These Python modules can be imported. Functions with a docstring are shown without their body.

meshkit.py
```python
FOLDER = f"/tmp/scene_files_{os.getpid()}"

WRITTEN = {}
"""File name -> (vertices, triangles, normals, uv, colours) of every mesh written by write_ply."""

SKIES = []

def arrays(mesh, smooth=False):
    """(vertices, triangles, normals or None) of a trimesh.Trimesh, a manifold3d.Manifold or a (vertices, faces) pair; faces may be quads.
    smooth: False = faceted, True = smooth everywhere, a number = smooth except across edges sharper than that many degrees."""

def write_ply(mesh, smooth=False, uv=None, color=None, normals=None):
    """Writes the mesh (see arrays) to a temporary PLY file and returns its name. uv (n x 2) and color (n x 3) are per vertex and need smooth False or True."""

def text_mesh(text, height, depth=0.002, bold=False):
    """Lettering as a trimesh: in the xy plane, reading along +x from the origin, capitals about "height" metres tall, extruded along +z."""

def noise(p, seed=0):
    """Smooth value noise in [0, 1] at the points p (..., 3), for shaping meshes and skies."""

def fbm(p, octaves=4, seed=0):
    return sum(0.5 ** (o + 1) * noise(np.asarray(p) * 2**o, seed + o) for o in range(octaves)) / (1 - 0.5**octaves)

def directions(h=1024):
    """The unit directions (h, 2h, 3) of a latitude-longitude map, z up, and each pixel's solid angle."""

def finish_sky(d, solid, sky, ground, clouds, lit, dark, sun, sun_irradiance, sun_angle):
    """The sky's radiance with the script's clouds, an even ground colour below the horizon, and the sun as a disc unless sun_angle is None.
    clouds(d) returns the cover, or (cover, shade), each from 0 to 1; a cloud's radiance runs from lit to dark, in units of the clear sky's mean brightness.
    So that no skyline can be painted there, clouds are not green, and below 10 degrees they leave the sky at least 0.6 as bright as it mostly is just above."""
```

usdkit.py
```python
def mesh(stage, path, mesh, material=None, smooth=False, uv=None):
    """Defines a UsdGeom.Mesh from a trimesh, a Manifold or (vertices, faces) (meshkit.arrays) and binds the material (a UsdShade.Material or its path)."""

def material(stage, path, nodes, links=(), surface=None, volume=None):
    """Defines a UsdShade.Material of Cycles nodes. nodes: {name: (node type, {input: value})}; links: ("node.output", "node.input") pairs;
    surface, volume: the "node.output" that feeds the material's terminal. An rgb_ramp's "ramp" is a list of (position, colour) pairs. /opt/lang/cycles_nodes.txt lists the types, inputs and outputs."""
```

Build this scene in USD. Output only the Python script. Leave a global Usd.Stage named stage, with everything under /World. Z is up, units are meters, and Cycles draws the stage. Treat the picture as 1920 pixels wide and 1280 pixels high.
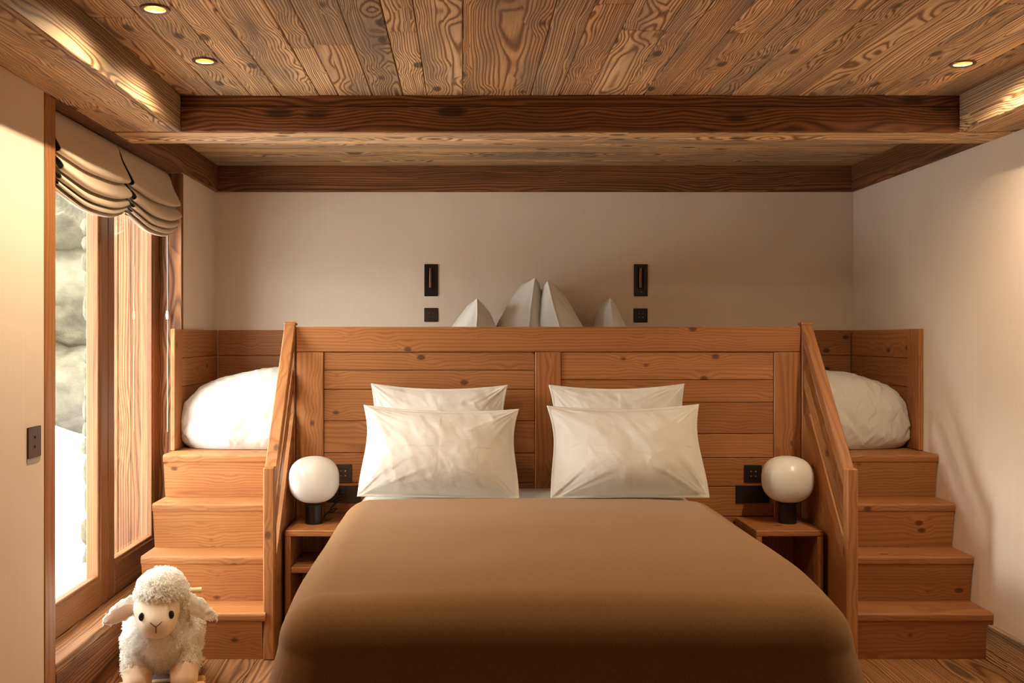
import math, random
import numpy as np, trimesh, manifold3d
from manifold3d import Manifold
from shapely.geometry import Polygon
import usdkit, meshkit
from pxr import Usd, UsdGeom, UsdLux, UsdShade, Gf, Sdf, Vt

random.seed(7)
RNG = np.random.default_rng(7)
stage = Usd.Stage.CreateInMemory()
UsdGeom.SetStageUpAxis(stage, 'Z')
UsdGeom.SetStageMetersPerUnit(stage, 1.0)
UsdGeom.Xform.Define(stage, '/World')
UsdGeom.Scope.Define(stage, '/World/Looks')

# ------------------------------------------------------------------ camera, sky, lights, exposure
CAM_Z = 1.41
EXPOSURE = 0.58
cam = UsdGeom.Camera.Define(stage, '/World/camera')
cam.AddTranslateOp().Set(Gf.Vec3d(0, 0, CAM_Z))
cam.AddRotateXOp().Set(90.0)
cam.CreateHorizontalApertureAttr(36.0)
cam.CreateVerticalApertureAttr(24.0)
cam.CreateFocalLengthAttr(33.75)
cam.CreateHorizontalApertureOffsetAttr(1.725)
cam.CreateVerticalApertureOffsetAttr(-0.15)
cam.CreateClippingRangeAttr(Gf.Vec2f(0.05, 200))
cam.CreateExposureAttr(EXPOSURE)

SKY_COLOR, SKY_STRENGTH = (1.0, 0.985, 0.96), 3.3
dome = UsdLux.DomeLight.Define(stage, '/World/sky')
dome.CreateIntensityAttr(SKY_STRENGTH)
dome.CreateColorAttr(Gf.Vec3f(*SKY_COLOR))

# low winter sun through thin cloud, over the slope to the left of the window
SUN_DIR, SUN_POWER, SUN_ANGLE = (1.0, 0.04, -0.25), 13.0, 7.0
sun = UsdLux.DistantLight.Define(stage, '/World/sun')
sun.CreateAngleAttr(SUN_ANGLE)
sun.CreateIntensityAttr(SUN_POWER)
sun.CreateColorAttr(Gf.Vec3f(1.0, 0.95, 0.88))
_d = Gf.Vec3d(*SUN_DIR).GetNormalized()
sun.AddTransformOp().Set(Gf.Matrix4d().SetRotate(Gf.Rotation(Gf.Vec3d(0, 0, -1), _d)))
LAMP_COLOR, LAMP_POWER = (1.0, 0.775, 0.51), 13500.0     # each recessed downlight (DiskLight radiance)

# ------------------------------------------------------------------ helpers
used = {}


def numbered(parent, name):
    k = (parent, name)
    n = used.get(k, 0)
    used[k] = n + 1
    return f'{parent}/{name}' if n == 0 else f'{parent}/{name}_{n:03d}'


def tag(prim, label=None, cat=None, group=None, kind=None):
    for k, v in (('label', label), ('category', cat), ('group', group), ('kind', kind)):
        if v:
            prim.SetCustomDataByKey(k, v)


LOC = {}


def thing(name, label, cat, loc=(0, 0, 0), group=None, kind=None):
    path = numbered('/World', name)
    x = UsdGeom.Xform.Define(stage, path)
    if any(loc):
        x.AddTranslateOp().Set(Gf.Vec3d(*map(float, loc)))
    LOC[path] = np.array(loc, float)
    tag(x.GetPrim(), label, cat, group, kind)
    return path


def part(parent, name, mesh, mat, smooth=30, label=None, kind=None):
    """one Mesh under a thing (or part), given in world coordinates"""
    v, f, n = meshkit.arrays(mesh, smooth)
    path = numbered(parent, name)
    v = v - LOC.get(parent, np.zeros(3))
    m = UsdGeom.Mesh.Define(stage, path)
    c = (v.min(0) + v.max(0)) / 2
    m.AddTranslateOp().Set(Gf.Vec3d(*map(float, c)))
    v = v - c
    LOC[path] = LOC.get(parent, np.zeros(3)) + c
    m.CreatePointsAttr(Vt.Vec3fArray.FromNumpy(v.astype(np.float32)))
    m.CreateFaceVertexCountsAttr(Vt.IntArray.FromNumpy(np.full(len(f), 3, np.int32)))
    m.CreateFaceVertexIndicesAttr(Vt.IntArray.FromNumpy(f.astype(np.int32).ravel()))
    m.CreateSubdivisionSchemeAttr('none')
    if n is not None:
        m.CreateNormalsAttr(Vt.Vec3fArray.FromNumpy(n.astype(np.float32)))
        m.SetNormalsInterpolation('vertex')
    UsdShade.MaterialBindingAPI.Apply(m.GetPrim()).Bind(mat)
    tag(m.GetPrim(), label, None, None, kind)
    return path


def solo(name, mesh, mat, label, cat, smooth=30, group=None, kind=None, loc=None):
    """a thing that is one mesh"""
    v, f, n = meshkit.arrays(mesh, smooth)
    path = numbered('/World', name)
    m = UsdGeom.Mesh.Define(stage, path)
    if loc is None:
        loc = np.array([v[:, 0].mean(), v[:, 1].mean(), v[:, 2].min()])
    loc = np.asarray(loc, float)
    LOC[path] = loc
    m.AddTranslateOp().Set(Gf.Vec3d(*map(float, loc)))
    m.CreatePointsAttr(Vt.Vec3fArray.FromNumpy((v - loc).astype(np.float32)))
    m.CreateFaceVertexCountsAttr(Vt.IntArray.FromNumpy(np.full(len(f), 3, np.int32)))
    m.CreateFaceVertexIndicesAttr(Vt.IntArray.FromNumpy(f.astype(np.int32).ravel()))
    m.CreateSubdivisionSchemeAttr('none')
    if n is not None:
        m.CreateNormalsAttr(Vt.Vec3fArray.FromNumpy(n.astype(np.float32)))
        m.SetNormalsInterpolation('vertex')
    UsdShade.MaterialBindingAPI.Apply(m.GetPrim()).Bind(mat)
    tag(m.GetPrim(), label, cat, group, kind)
    return path


def hull(points):
    return trimesh.convex.convex_hull(np.asarray(points, float))


def box(x0, x1, y0, y1, z0, z1, b=0.003):
    """box with chamfered edges"""
    b = min(b, (x1 - x0) * .45, (y1 - y0) * .45, (z1 - z0) * .45)
    if b <= 0:
        return trimesh.creation.box(bounds=[[x0, y0, z0], [x1, y1, z1]])
    c, h = np.array([(x0 + x1) / 2, (y0 + y1) / 2, (z0 + z1) / 2]), np.array([x1 - x0, y1 - y0, z1 - z0]) / 2
    pts = []
    for s in np.ndindex(2, 2, 2):
        s = np.array(s) * 2 - 1
        for k in range(3):
            d = np.full(3, b)
            d[k] = 0
            pts.append(c + s * (h - d))
    return hull(pts)


def prism(profile, x0, x1, axis='x', b=0.0):
    """extrude a convex or concave 2-D outline. axis x: outline in (y, z); axis y: (x, z); axis z: (x, y)"""
    m = trimesh.creation.extrude_polygon(Polygon(profile), x1 - x0, engine='earcut')
    v = m.vertices.copy()
    a, bb, c = v[:, 0], v[:, 1], v[:, 2] + x0
    out = {'x': np.stack([c, a, bb], 1), 'y': np.stack([a, c, bb], 1), 'z': np.stack([a, bb, c], 1)}[axis]
    f = m.faces if axis in 'xz' else m.faces[:, ::-1]
    return trimesh.Trimesh(out, f, process=False)


def sbox(p0, p1, width, height, b=0.004, lift=0.0):
    """a bar in the y-z plane from p0 to p1 = (y, z) of its top edge; x from width[0] to width[1]"""
    p0, p1 = np.array(p0, float), np.array(p1, float)
    d = p1 - p0
    L = np.linalg.norm(d)
    d /= L
    n = np.array([-d[1], d[0]])
    if n[1] < 0:
        n = -n
    m = box(width[0], width[1], 0, L, -height, 0, b)
    v = m.vertices.copy()
    yz = p0 + np.outer(v[:, 1], d) + np.outer(v[:, 2], n)
    return trimesh.Trimesh(np.stack([v[:, 0], yz[:, 0], yz[:, 1]], 1), m.faces if d[0] > 0 else m.faces[:, ::-1], process=False)


def lathe(profile, c=(0, 0, 0), n=48):
    m = trimesh.creation.revolve(np.asarray(profile, float), sections=n)
    m.apply_translation(c)
    return m


def tube(path, r, n=8):
    """swept round tube along a polyline"""
    P = np.asarray(path, float)
    T = np.gradient(P, axis=0)
    T /= np.maximum(np.linalg.norm(T, axis=1, keepdims=True), 1e-9)
    up = np.array([0.13, 0.31, 0.94])
    A = np.cross(T, up)
    A /= np.maximum(np.linalg.norm(A, axis=1, keepdims=True), 1e-9)
    B = np.cross(T, A)
    th = np.linspace(0, 2 * np.pi, n, endpoint=False)
    rr = np.broadcast_to(np.asarray(r, float), (len(P),))
    V = P[:, None] + rr[:, None, None] * (np.cos(th)[None, :, None] * A[:, None] + np.sin(th)[None, :, None] * B[:, None])
    V = V.reshape(-1, 3)
    F = []
    for i in range(len(P) - 1):
        for j in range(n):
            a, b2, c, d = i * n + j, i * n + (j + 1) % n, (i + 1) * n + (j + 1) % n, (i + 1) * n + j
            F += [[a, b2, c], [a, c, d]]
    V = np.vstack([V, P[:1], P[-1:]])
    for j in range(n):
        F += [[len(V) - 2, (j + 1) % n, j], [len(V) - 1, (len(P) - 1) * n + j, (len(P) - 1) * n + (j + 1) % n]]
    m = trimesh.Trimesh(V, F, process=False)
    return m


def cat(*ms):
    return trimesh.util.concatenate([trimesh.Trimesh(np.array(m.vertices), np.array(m.faces), process=False) for m in ms])


def grid_faces(n, m, flip=False):
    i, j = np.meshgrid(np.arange(n - 1), np.arange(m - 1), indexing='ij')
    a = (i * m + j).ravel()
    q = np.stack([a, a + m, a + m + 1, a + 1], 1)
    f = np.vstack([q[:, [0, 1, 2]], q[:, [0, 2, 3]]])
    return f[:, ::-1] if flip else f


def to_manifold(m):
    return Manifold(manifold3d.Mesh(np.asarray(m.vertices, np.float32), np.asarray(m.faces, np.uint32)))


def from_manifold(m):
    mm = m.to_mesh()
    return trimesh.Trimesh(np.array(mm.vert_properties[:, :3], float), np.array(mm.tri_verts), process=True)


# ------------------------------------------------------------------ materials
L = '/World/Looks/'


def srgb(r, g, b):
    c = np.array([r, g, b]) / 255.0
    return tuple(np.where(c <= .04045, c / 12.92, ((c + .055) / 1.055) ** 2.4))


AXIS = {'x': 0, 'y': 1, 'z': 2}
_wood = {}


def wood(style, axis):
    """sawn softwood: contour-line grain running along axis, knots, tone per board"""
    key = (style, axis)
    if key in _wood:
        return _wood[key]
    S = WOODS[style]
    slope = axis == 's'
    ai = AXIS['y' if slope else axis]

    def sc(along, across):
        v = [across] * 3
        v[ai] = along
        return tuple(v)
    others = [k for k in range(3) if k != ai]
    cross = 'xyz'[others[0]], 'xyz'[others[1]]
    n = {
        'tc': ('texture_coordinate', {}),
        'oi': ('object_info', {}),
        'wn': ('white_noise_texture', {'dimensions': '1D'}), 'wc': ('separate_color', {}),
        'off': ('vector_math', {'math_type': 'multiply_add', 'vector2': (31.7, 17.3, 53.1)}),
        'mg': ('mapping', {'scale': sc(*S['grain'])}),
        'g': ('noise_texture', {'scale': 1.0, 'detail': 2.0, 'roughness': .45}), 'gc': ('separate_color', {}),
        'sx': ('separate_xyz', {}),
        # centre of the tree, off to one side of the board and below its face, wandering along it
        'a1': ('math', {'math_type': 'multiply_add', 'value2': S['pith'], 'value3': -S['pith'] / 2}), 'a2': ('math', {'math_type': 'multiply_add', 'value2': S['depth'], 'value3': .018}),
        'b1': ('math', {'math_type': 'multiply_add', 'value2': S['wander']}), 'b2': ('math', {'math_type': 'multiply_add', 'value2': S['wander']}),
        'c1': ('math', {'math_type': 'add'}), 'c2': ('math', {'math_type': 'add'}),
        'q1': ('math', {'math_type': 'multiply'}), 'q2': ('math', {'math_type': 'multiply'}), 'q3': ('math', {'math_type': 'add'}), 'r': ('math', {'math_type': 'sqrt'}),
        'mk': ('mapping', {'scale': sc(*S['knot'])}),
        'k': ('voronoi_texture', {'feature': 'f1', 'scale': 1.0, 'randomness': 1.0}),
        'ki': ('map_range', {'range_type': 'smoothstep', 'from_min': 0.0, 'from_max': S['knot_r'] * 3.5, 'to_min': 1.0, 'to_max': 0.0, 'clamp': True}),
        'km': ('map_range', {'range_type': 'smoothstep', 'from_min': S['knot_r'] * .5, 'from_max': S['knot_r'], 'to_min': S['knot_dark'], 'to_max': 0.0, 'clamp': True}),
        'kc': ('separate_color', {}), 'kg': ('math', {'math_type': 'greater_than', 'value2': 1 - S['knot_share']}), 'km2': ('math', {'math_type': 'multiply'}), 'ki2': ('math', {'math_type': 'multiply'}),
        'p1': ('math', {'math_type': 'multiply', 'value2': 6.2832 / S['ring']}),
        'rw': ('math', {'math_type': 'multiply', 'value2': 0.45 / S['ring']}), 'rn': ('noise_texture', {'dimensions': '1D', 'scale': 1.0, 'detail': 2.0}), 'rp': ('math', {'math_type': 'multiply_add', 'value2': 9.0}),
        'p3': ('math', {'math_type': 'multiply_add', 'value2': S['knot_rings']}),
        's': ('math', {'math_type': 'sine'}),
        's1': ('math', {'math_type': 'multiply_add', 'value2': .5, 'value3': .5}),
        'line': ('rgb_ramp', {'ramp': S['ramp']}),
        'mf': ('mapping', {'scale': sc(*S['fibre'])}),
        'f': ('noise_texture', {'scale': 1.0, 'detail': 3.0, 'roughness': .6}),
        'fr': ('map_range', {'from_min': .3, 'from_max': .7, 'to_min': 1 - S['fibre_amt'], 'to_max': 1 + S['fibre_amt']}),
        'tone': ('rgb_ramp', {'ramp': S['tones'], 'interpolate': True}),
        'mb': ('mapping', {'scale': sc(1.2, 9.0)}),
        'bl': ('noise_texture', {'scale': 1.0, 'detail': 3.0, 'roughness': .55}),
        'blr': ('map_range', {'from_min': .45, 'from_max': .7, 'to_min': 0.0, 'to_max': S['stain_amt'], 'clamp': True}),
        'm1': ('mix', {'mix_type': 'multiply', 'fac': 1.0}),
        'm2': ('mix', {'mix_type': 'multiply', 'fac': 1.0}),
        'm3': ('mix', {'mix_type': 'mix', 'color2': S['stain']}),
        'm4': ('mix', {'mix_type': 'mix', 'color2': S['knot_col']}),
        'h': ('math', {'math_type': 'multiply_add', 'value2': .6}),
        'bump': ('bump', {'strength': S['bump'], 'distance': .003}),
        'p': ('principled_bsdf', {'roughness': S['rough'], 'specular_ior_level': S.get('spec', .35)}),
    }
    src = 'tc.object'
    links = []
    if slope:
        n['rot'] = ('vector_rotate', {'rotate_type': 'x_axis', 'angle': -math.atan(1.22)})
        links += [('tc.object', 'rot.vector')]
        src = 'rot.vector'
    links += [('oi.random', 'wn.w'), ('wn.color', 'wc.color'), ('oi.random', 'off.vector1'), (src, 'off.vector3'), ('off.vector', 'mg.vector'), ('mg.vector', 'g.vector'), ('g.color', 'gc.color'),
              (src, 'sx.vector'), ('wc.r', 'a1.value1'), ('wc.g', 'a2.value1'), ('gc.r', 'b1.value1'), ('a1.value', 'b1.value3'), ('gc.g', 'b2.value1'), ('a2.value', 'b2.value3'),
              (f'sx.{cross[0]}', 'c1.value1'), ('b1.value', 'c1.value2'), (f'sx.{cross[1]}', 'c2.value1'), ('b2.value', 'c2.value2'),
              ('c1.value', 'q1.value1'), ('c1.value', 'q1.value2'), ('c2.value', 'q2.value1'), ('c2.value', 'q2.value2'), ('q1.value', 'q3.value1'), ('q2.value', 'q3.value2'), ('q3.value', 'r.value1'),
              ('off.vector', 'mk.vector'), ('mk.vector', 'k.vector'), ('k.distance', 'ki.value'), ('k.distance', 'km.value'), ('k.color', 'kc.color'), ('kc.r', 'kg.value1'),
              ('kg.value', 'km2.value1'), ('km.result', 'km2.value2'), ('kg.value', 'ki2.value1'), ('ki.result', 'ki2.value2'),
              ('r.value', 'p1.value1'), ('ki2.value', 'p3.value1'), ('r.value', 'rw.value1'), ('rw.value', 'rn.w'), ('rn.fac', 'rp.value1'), ('p1.value', 'rp.value3'), ('rp.value', 'p3.value3'), ('p3.value', 's.value1'),
              ('s.value', 's1.value1'), ('s1.value', 'line.fac'), ('off.vector', 'mf.vector'), ('mf.vector', 'f.vector'), ('f.fac', 'fr.value'),
              ('wc.b', 'tone.fac'), ('off.vector', 'mb.vector'), ('mb.vector', 'bl.vector'), ('bl.fac', 'blr.value'),
              ('line.color', 'm1.color1'), ('tone.color', 'm1.color2'), ('m1.color', 'm2.color1'), ('fr.result', 'm2.color2'),
              ('m2.color', 'm3.color1'), ('blr.result', 'm3.fac'), ('m3.color', 'm4.color1'), ('km2.value', 'm4.fac'),
              ('m4.color', 'p.base_color'), ('s1.value', 'h.value1'), ('f.fac', 'h.value3'), ('h.value', 'bump.height'), ('bump.normal', 'p.normal')]
    m = usdkit.material(stage, f'{L}{style}_wood_{axis}', n, links, surface='p.BSDF')
    _wood[key] = m
    return m


WOODS = {
    # reclaimed barn boards: strong weathered grain, grey and brown boards mixed
    'barn': dict(grain=(.8, 4.0), pith=.34, depth=.14, wander=.065, ring=.0068, knot=(4.0, 9.0), knot_r=.2, knot_share=.7, knot_dark=.8, knot_rings=16., fibre=(5., 190.), fibre_amt=.16,
                 ramp=[(0, srgb(136, 98, 66)), (.22, srgb(184, 144, 102)), (.5, srgb(229, 193, 147)), (1, srgb(238, 205, 160))],
                 tones=[(0, (.56, .55, .56)), (.14, (.62, .60, .60)), (.22, (1.0, .98, .95)), (.36, (.76, .64, .52)), (.46, (1.1, 1.06, 1.0)), (.58, (1.05, 1.02, .96)), (.68, (.68, .69, .72)), (.8, (.92, .80, .68)), (.9, (1.12, 1.07, 1.0)), (1, (.74, .68, .64))],
                 stain=srgb(128, 112, 100), stain_amt=.75, knot_col=srgb(66, 42, 28), rough=.62, bump=.5),
    # darker hewn beam
    'beam': dict(grain=(.8, 5.0), pith=.2, depth=.08, wander=.05, ring=.009, knot=(2.5, 7.0), knot_r=.2, knot_share=.8, knot_dark=.8, knot_rings=14., fibre=(4., 150.), fibre_amt=.22,
                 ramp=[(0, srgb(96, 60, 36)), (.3, srgb(130, 84, 52)), (1, srgb(158, 108, 68))],
                 tones=[(0, (.85, .8, .75)), (1, (1.0, .97, .93))],
                 stain=srgb(78, 48, 28), stain_amt=.6, knot_col=srgb(52, 32, 20), rough=.6, bump=.45),
    # planed larch of the bed wall and stairs
    'larch': dict(grain=(.8, 4.0), pith=.26, depth=.14, wander=.085, ring=.014, knot=(6.5, 10.0), knot_r=.17, knot_share=.75, knot_dark=.75, knot_rings=8., fibre=(5., 130.), fibre_amt=.05,
                  ramp=[(0, srgb(156, 102, 58)), (.35, srgb(171, 116, 69)), (1, srgb(178, 123, 74))],
                  tones=[(0, (.80, .75, .72)), (.3, (1.0, .97, .93)), (.5, (.88, .86, .84)), (.7, (1.08, 1.06, 1.02)), (1, (.94, .88, .82))],
                  stain=srgb(142, 88, 52), stain_amt=.45, knot_col=srgb(64, 34, 18), rough=.5, bump=.08),
    # window joinery
    'joinery': dict(grain=(.9, 4.0), pith=.2, depth=.12, wander=.04, ring=.008, knot=(.9, 3.5), knot_r=.06, knot_share=.3, knot_dark=.5, knot_rings=6., fibre=(6., 200.), fibre_amt=.10,
                    ramp=[(0, srgb(108, 70, 42)), (.3, srgb(124, 82, 50)), (1, srgb(138, 92, 56))],
                    tones=[(0, (.88, .86, .84)), (1, (1.08, 1.05, 1.02))],
                    stain=srgb(96, 66, 44), stain_amt=.35, knot_col=srgb(70, 40, 22), rough=.5, bump=.12),
    # floor
    'floor': dict(grain=(1.0, 5.0), pith=.22, depth=.08, wander=.08, ring=.008, knot=(1.3, 4.5), knot_r=.14, knot_share=.5, knot_dark=.7, knot_rings=14., fibre=(5., 190.), fibre_amt=.2,
                  ramp=[(0, srgb(104, 70, 44)), (.25, srgb(140, 98, 62)), (1, srgb(176, 130, 86))],
                  tones=[(0, (.75, .72, .7)), (.5, (1.0, .97, .93)), (1, (1.1, 1.02, .94))],
                  stain=srgb(104, 80, 60), stain_amt=.45, knot_col=srgb(56, 34, 20), rough=.5, bump=.35),
}


def simple(name, color, rough=.5, **kw):
    return usdkit.material(stage, L + name, {'p': ('principled_bsdf', {'base_color': color, 'roughness': rough, **kw})}, [], surface='p.BSDF')


# lime-washed wall covering, faint upright weave
plaster = usdkit.material(stage, L + 'wall_covering', {
    'tc': ('texture_coordinate', {}), 'mp': ('mapping', {'scale': (160., 160., 2.0)}), 'n': ('noise_texture', {'scale': 1.0, 'detail': 2.0}),
    'n2': ('noise_texture', {'scale': 1.3, 'detail': 3.0}),
    'c': ('rgb_ramp', {'ramp': [(.3, srgb(235, 218, 199)), (.7, srgb(238, 222, 204))]}),
    'c2': ('rgb_ramp', {'ramp': [(.3, (.97, .97, .97)), (.7, (1., 1., 1.))]}),
    'm': ('mix', {'mix_type': 'multiply', 'fac': 1.0}),
    'b': ('bump', {'strength': .03, 'distance': .002}), 'p': ('principled_bsdf', {'roughness': .85, 'specular_ior_level': .2})},
    [('tc.object', 'mp.vector'), ('mp.vector', 'n.vector'), ('n.fac', 'c.fac'), ('tc.object', 'n2.vector'), ('n2.fac', 'c2.fac'), ('c.color', 'm.color1'), ('c2.color', 'm.color2'),
     ('m.color', 'p.base_color'), ('n.fac', 'b.height'), ('b.normal', 'p.normal')], surface='p.BSDF')


def cloth(name, c1, c2, rough=.85, sheen=.2, weave=900., bump=.12, wr=7.0, wr_bump=.0):
    n = {'tc': ('texture_coordinate', {}), 'n': ('noise_texture', {'scale': weave, 'detail': 1.0}), 'w': ('noise_texture', {'scale': wr, 'detail': 4.0, 'distortion': 1.2}),
         'c': ('rgb_ramp', {'ramp': [(.3, c1), (.7, c2)]}), 'b': ('bump', {'strength': bump, 'distance': .001}), 'b2': ('bump', {'strength': wr_bump, 'distance': .02}),
         'p': ('principled_bsdf', {'roughness': rough, 'sheen_weight': sheen, 'sheen_roughness': .4, 'specular_ior_level': .15})}
    return usdkit.material(stage, L + name, n, [('tc.object', 'n.vector'), ('tc.object', 'w.vector'), ('n.fac', 'c.fac'), ('c.color', 'p.base_color'), ('w.fac', 'b2.height'), ('b2.normal', 'b.normal'), ('n.fac', 'b.height'), ('b.normal', 'p.normal')], surface='p.BSDF')


linen = cloth('white_cotton', srgb(210, 205, 198), srgb(215, 211, 204), sheen=.05, wr_bump=.25, wr=9.0)
wool = cloth('brown_wool', srgb(122, 89, 54), srgb(154, 116, 74), sheen=.12, weave=600., bump=.5)
blind_cloth = cloth('blind_fabric', srgb(212, 195, 172), srgb(220, 204, 182), sheen=.1, weave=600., bump=.2)
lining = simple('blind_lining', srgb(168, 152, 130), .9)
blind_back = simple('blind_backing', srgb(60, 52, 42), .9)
fleece_mat = cloth('fleece', srgb(250, 246, 238), srgb(252, 249, 243), sheen=.6, weave=220., bump=.6)
plush_mat = cloth('plush', srgb(242, 228, 204), srgb(246, 234, 212), sheen=.3, weave=700., bump=.3)
foot_mat = cloth('plush_foot', srgb(238, 208, 176), srgb(242, 214, 184), sheen=.3, weave=700., bump=.3)
ear_mat = cloth('plush_ear', srgb(232, 200, 172), srgb(238, 208, 182), sheen=.3, weave=700., bump=.3)
black = simple('black_metal', srgb(24, 20, 18), .35)
bronze = simple('dark_bronze', srgb(74, 58, 50), .4, metallic=.5)
dark_hole = simple('socket_hole', srgb(10, 8, 8), .6)
chrome = simple('polished_pin', srgb(225, 220, 215), .12, metallic=1.0)
bulb_bronze = simple('reading_tube', srgb(120, 88, 66), .28, metallic=.9)
eye_mat = simple('toy_eye', srgb(30, 18, 10), .08)
stitch_mat = simple('stitching', srgb(74, 44, 24), .7)
toy_wood = simple('toy_wood', srgb(232, 190, 140), .45)
toy_dark = simple('toy_deck', srgb(92, 74, 70), .8)
cord_white = simple('white_cord', srgb(232, 226, 214), .6)
opal = usdkit.material(stage, L + 'opal_glass', {'p': ('principled_bsdf', {'base_color': srgb(240, 234, 224), 'roughness': .28, 'subsurface_weight': .4, 'subsurface_scale': .03, 'subsurface_radius': (1, .9, .8), 'specular_ior_level': .5})}, [], surface='p.BSDF')
glass = usdkit.material(stage, L + 'window_glass', {
    't': ('transparent_bsdf', {'color': (.97, .98, .97)}), 'g': ('glossy_bsdf', {'roughness': 0.0, 'color': (1, 1, 1)}), 'f': ('fresnel', {'IOR': 1.45}), 'm': ('mix_closure', {}), 'ge': ('geometry', {}), 'i': ('math', {'math_type': 'subtract', 'value1': 1.0}), 'x': ('math', {'math_type': 'multiply'})},
    [('ge.backfacing', 'i.value2'), ('f.fac', 'x.value1'), ('i.value', 'x.value2'), ('x.value', 'm.fac'), ('t.BSDF', 'm.closure1'), ('g.BSDF', 'm.closure2')], surface='m.closure')
rock = usdkit.material(stage, L + 'boulder_stone', {
    'tc': ('texture_coordinate', {}), 'n': ('noise_texture', {'scale': 3.0, 'detail': 8.0, 'roughness': .65}), 'n2': ('noise_texture', {'scale': 14.0, 'detail': 6.0, 'roughness': .7}),
    'c': ('rgb_ramp', {'ramp': [(.3, srgb(48, 46, 38)), (.5, srgb(86, 82, 68)), (.7, srgb(106, 102, 88))]}),
    'b': ('bump', {'strength': .6, 'distance': .04}), 'p': ('principled_bsdf', {'roughness': .9, 'specular_ior_level': .1})},
    [('tc.object', 'n.vector'), ('tc.object', 'n2.vector'), ('n.fac', 'c.fac'), ('c.color', 'p.base_color'), ('n2.fac', 'b.height'), ('b.normal', 'p.normal')], surface='p.BSDF')
snow_mat = simple('snow', srgb(214, 216, 216), .8)
soil = simple('mountain_ground', srgb(96, 94, 80), .9)
metal_sill = simple('zinc_sill', srgb(170, 174, 174), .45, metallic=.4)
downlight_glow = usdkit.material(stage, L + 'lamp_lens', {'e': ('emission', {'color': (1.0, .80, .55), 'strength': 12.0})}, [], surface='e.emission')
reflector = simple('copper_reflector', srgb(196, 122, 66), .35, metallic=.6)
trim_ring = simple('downlight_ring', srgb(120, 92, 74), .4, metallic=.4)

# ------------------------------------------------------------------ room dimensions
XL, XR = -1.467, 2.31           # side walls
YB, YF = 5.68, -1.70            # wall behind the bunk, wall behind the camera
ZC = 2.42                       # underside of the ceiling boards
ZB = 2.268                      # underside of the beams
CX = (XL + XR) / 2
WY0, WY1 = 3.45, 5.01           # window opening in the left wall
WX = -1.584                     # room face of the window frame

# ------------------------------------------------------------------ walls and floor
solo('wall_back', box(XL - .14, XR + .14, YB, YB + .14, -.02, 2.6, 0), plaster, 'smooth beige wall behind the upper bunk, facing the camera', 'wall', False, kind='structure')
solo('wall_right', box(XR, XR + .14, YF, YB, -.02, 2.6, 0), plaster, 'smooth beige wall on the right beside the stairs', 'wall', False, kind='structure')
wl = cat(box(XL - .14, XL, YF, WY0 - .09, -.02, 2.6, 0), box(XL - .14, XL, WY1 + .03, YB, -.02, 2.6, 0), box(XL - .14, XL, WY0 - .09, WY1, ZB + .012, 2.6, 0))
solo('wall_left', wl, plaster, 'beige wall on the left, around the tall window', 'wall', False, kind='structure')
solo('wall_front', box(XL - .14, XR + .14, YF - .14, YF, -.02, 2.6, 0), plaster, 'beige wall behind the camera, closing the bedroom', 'wall', False, kind='structure')

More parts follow.
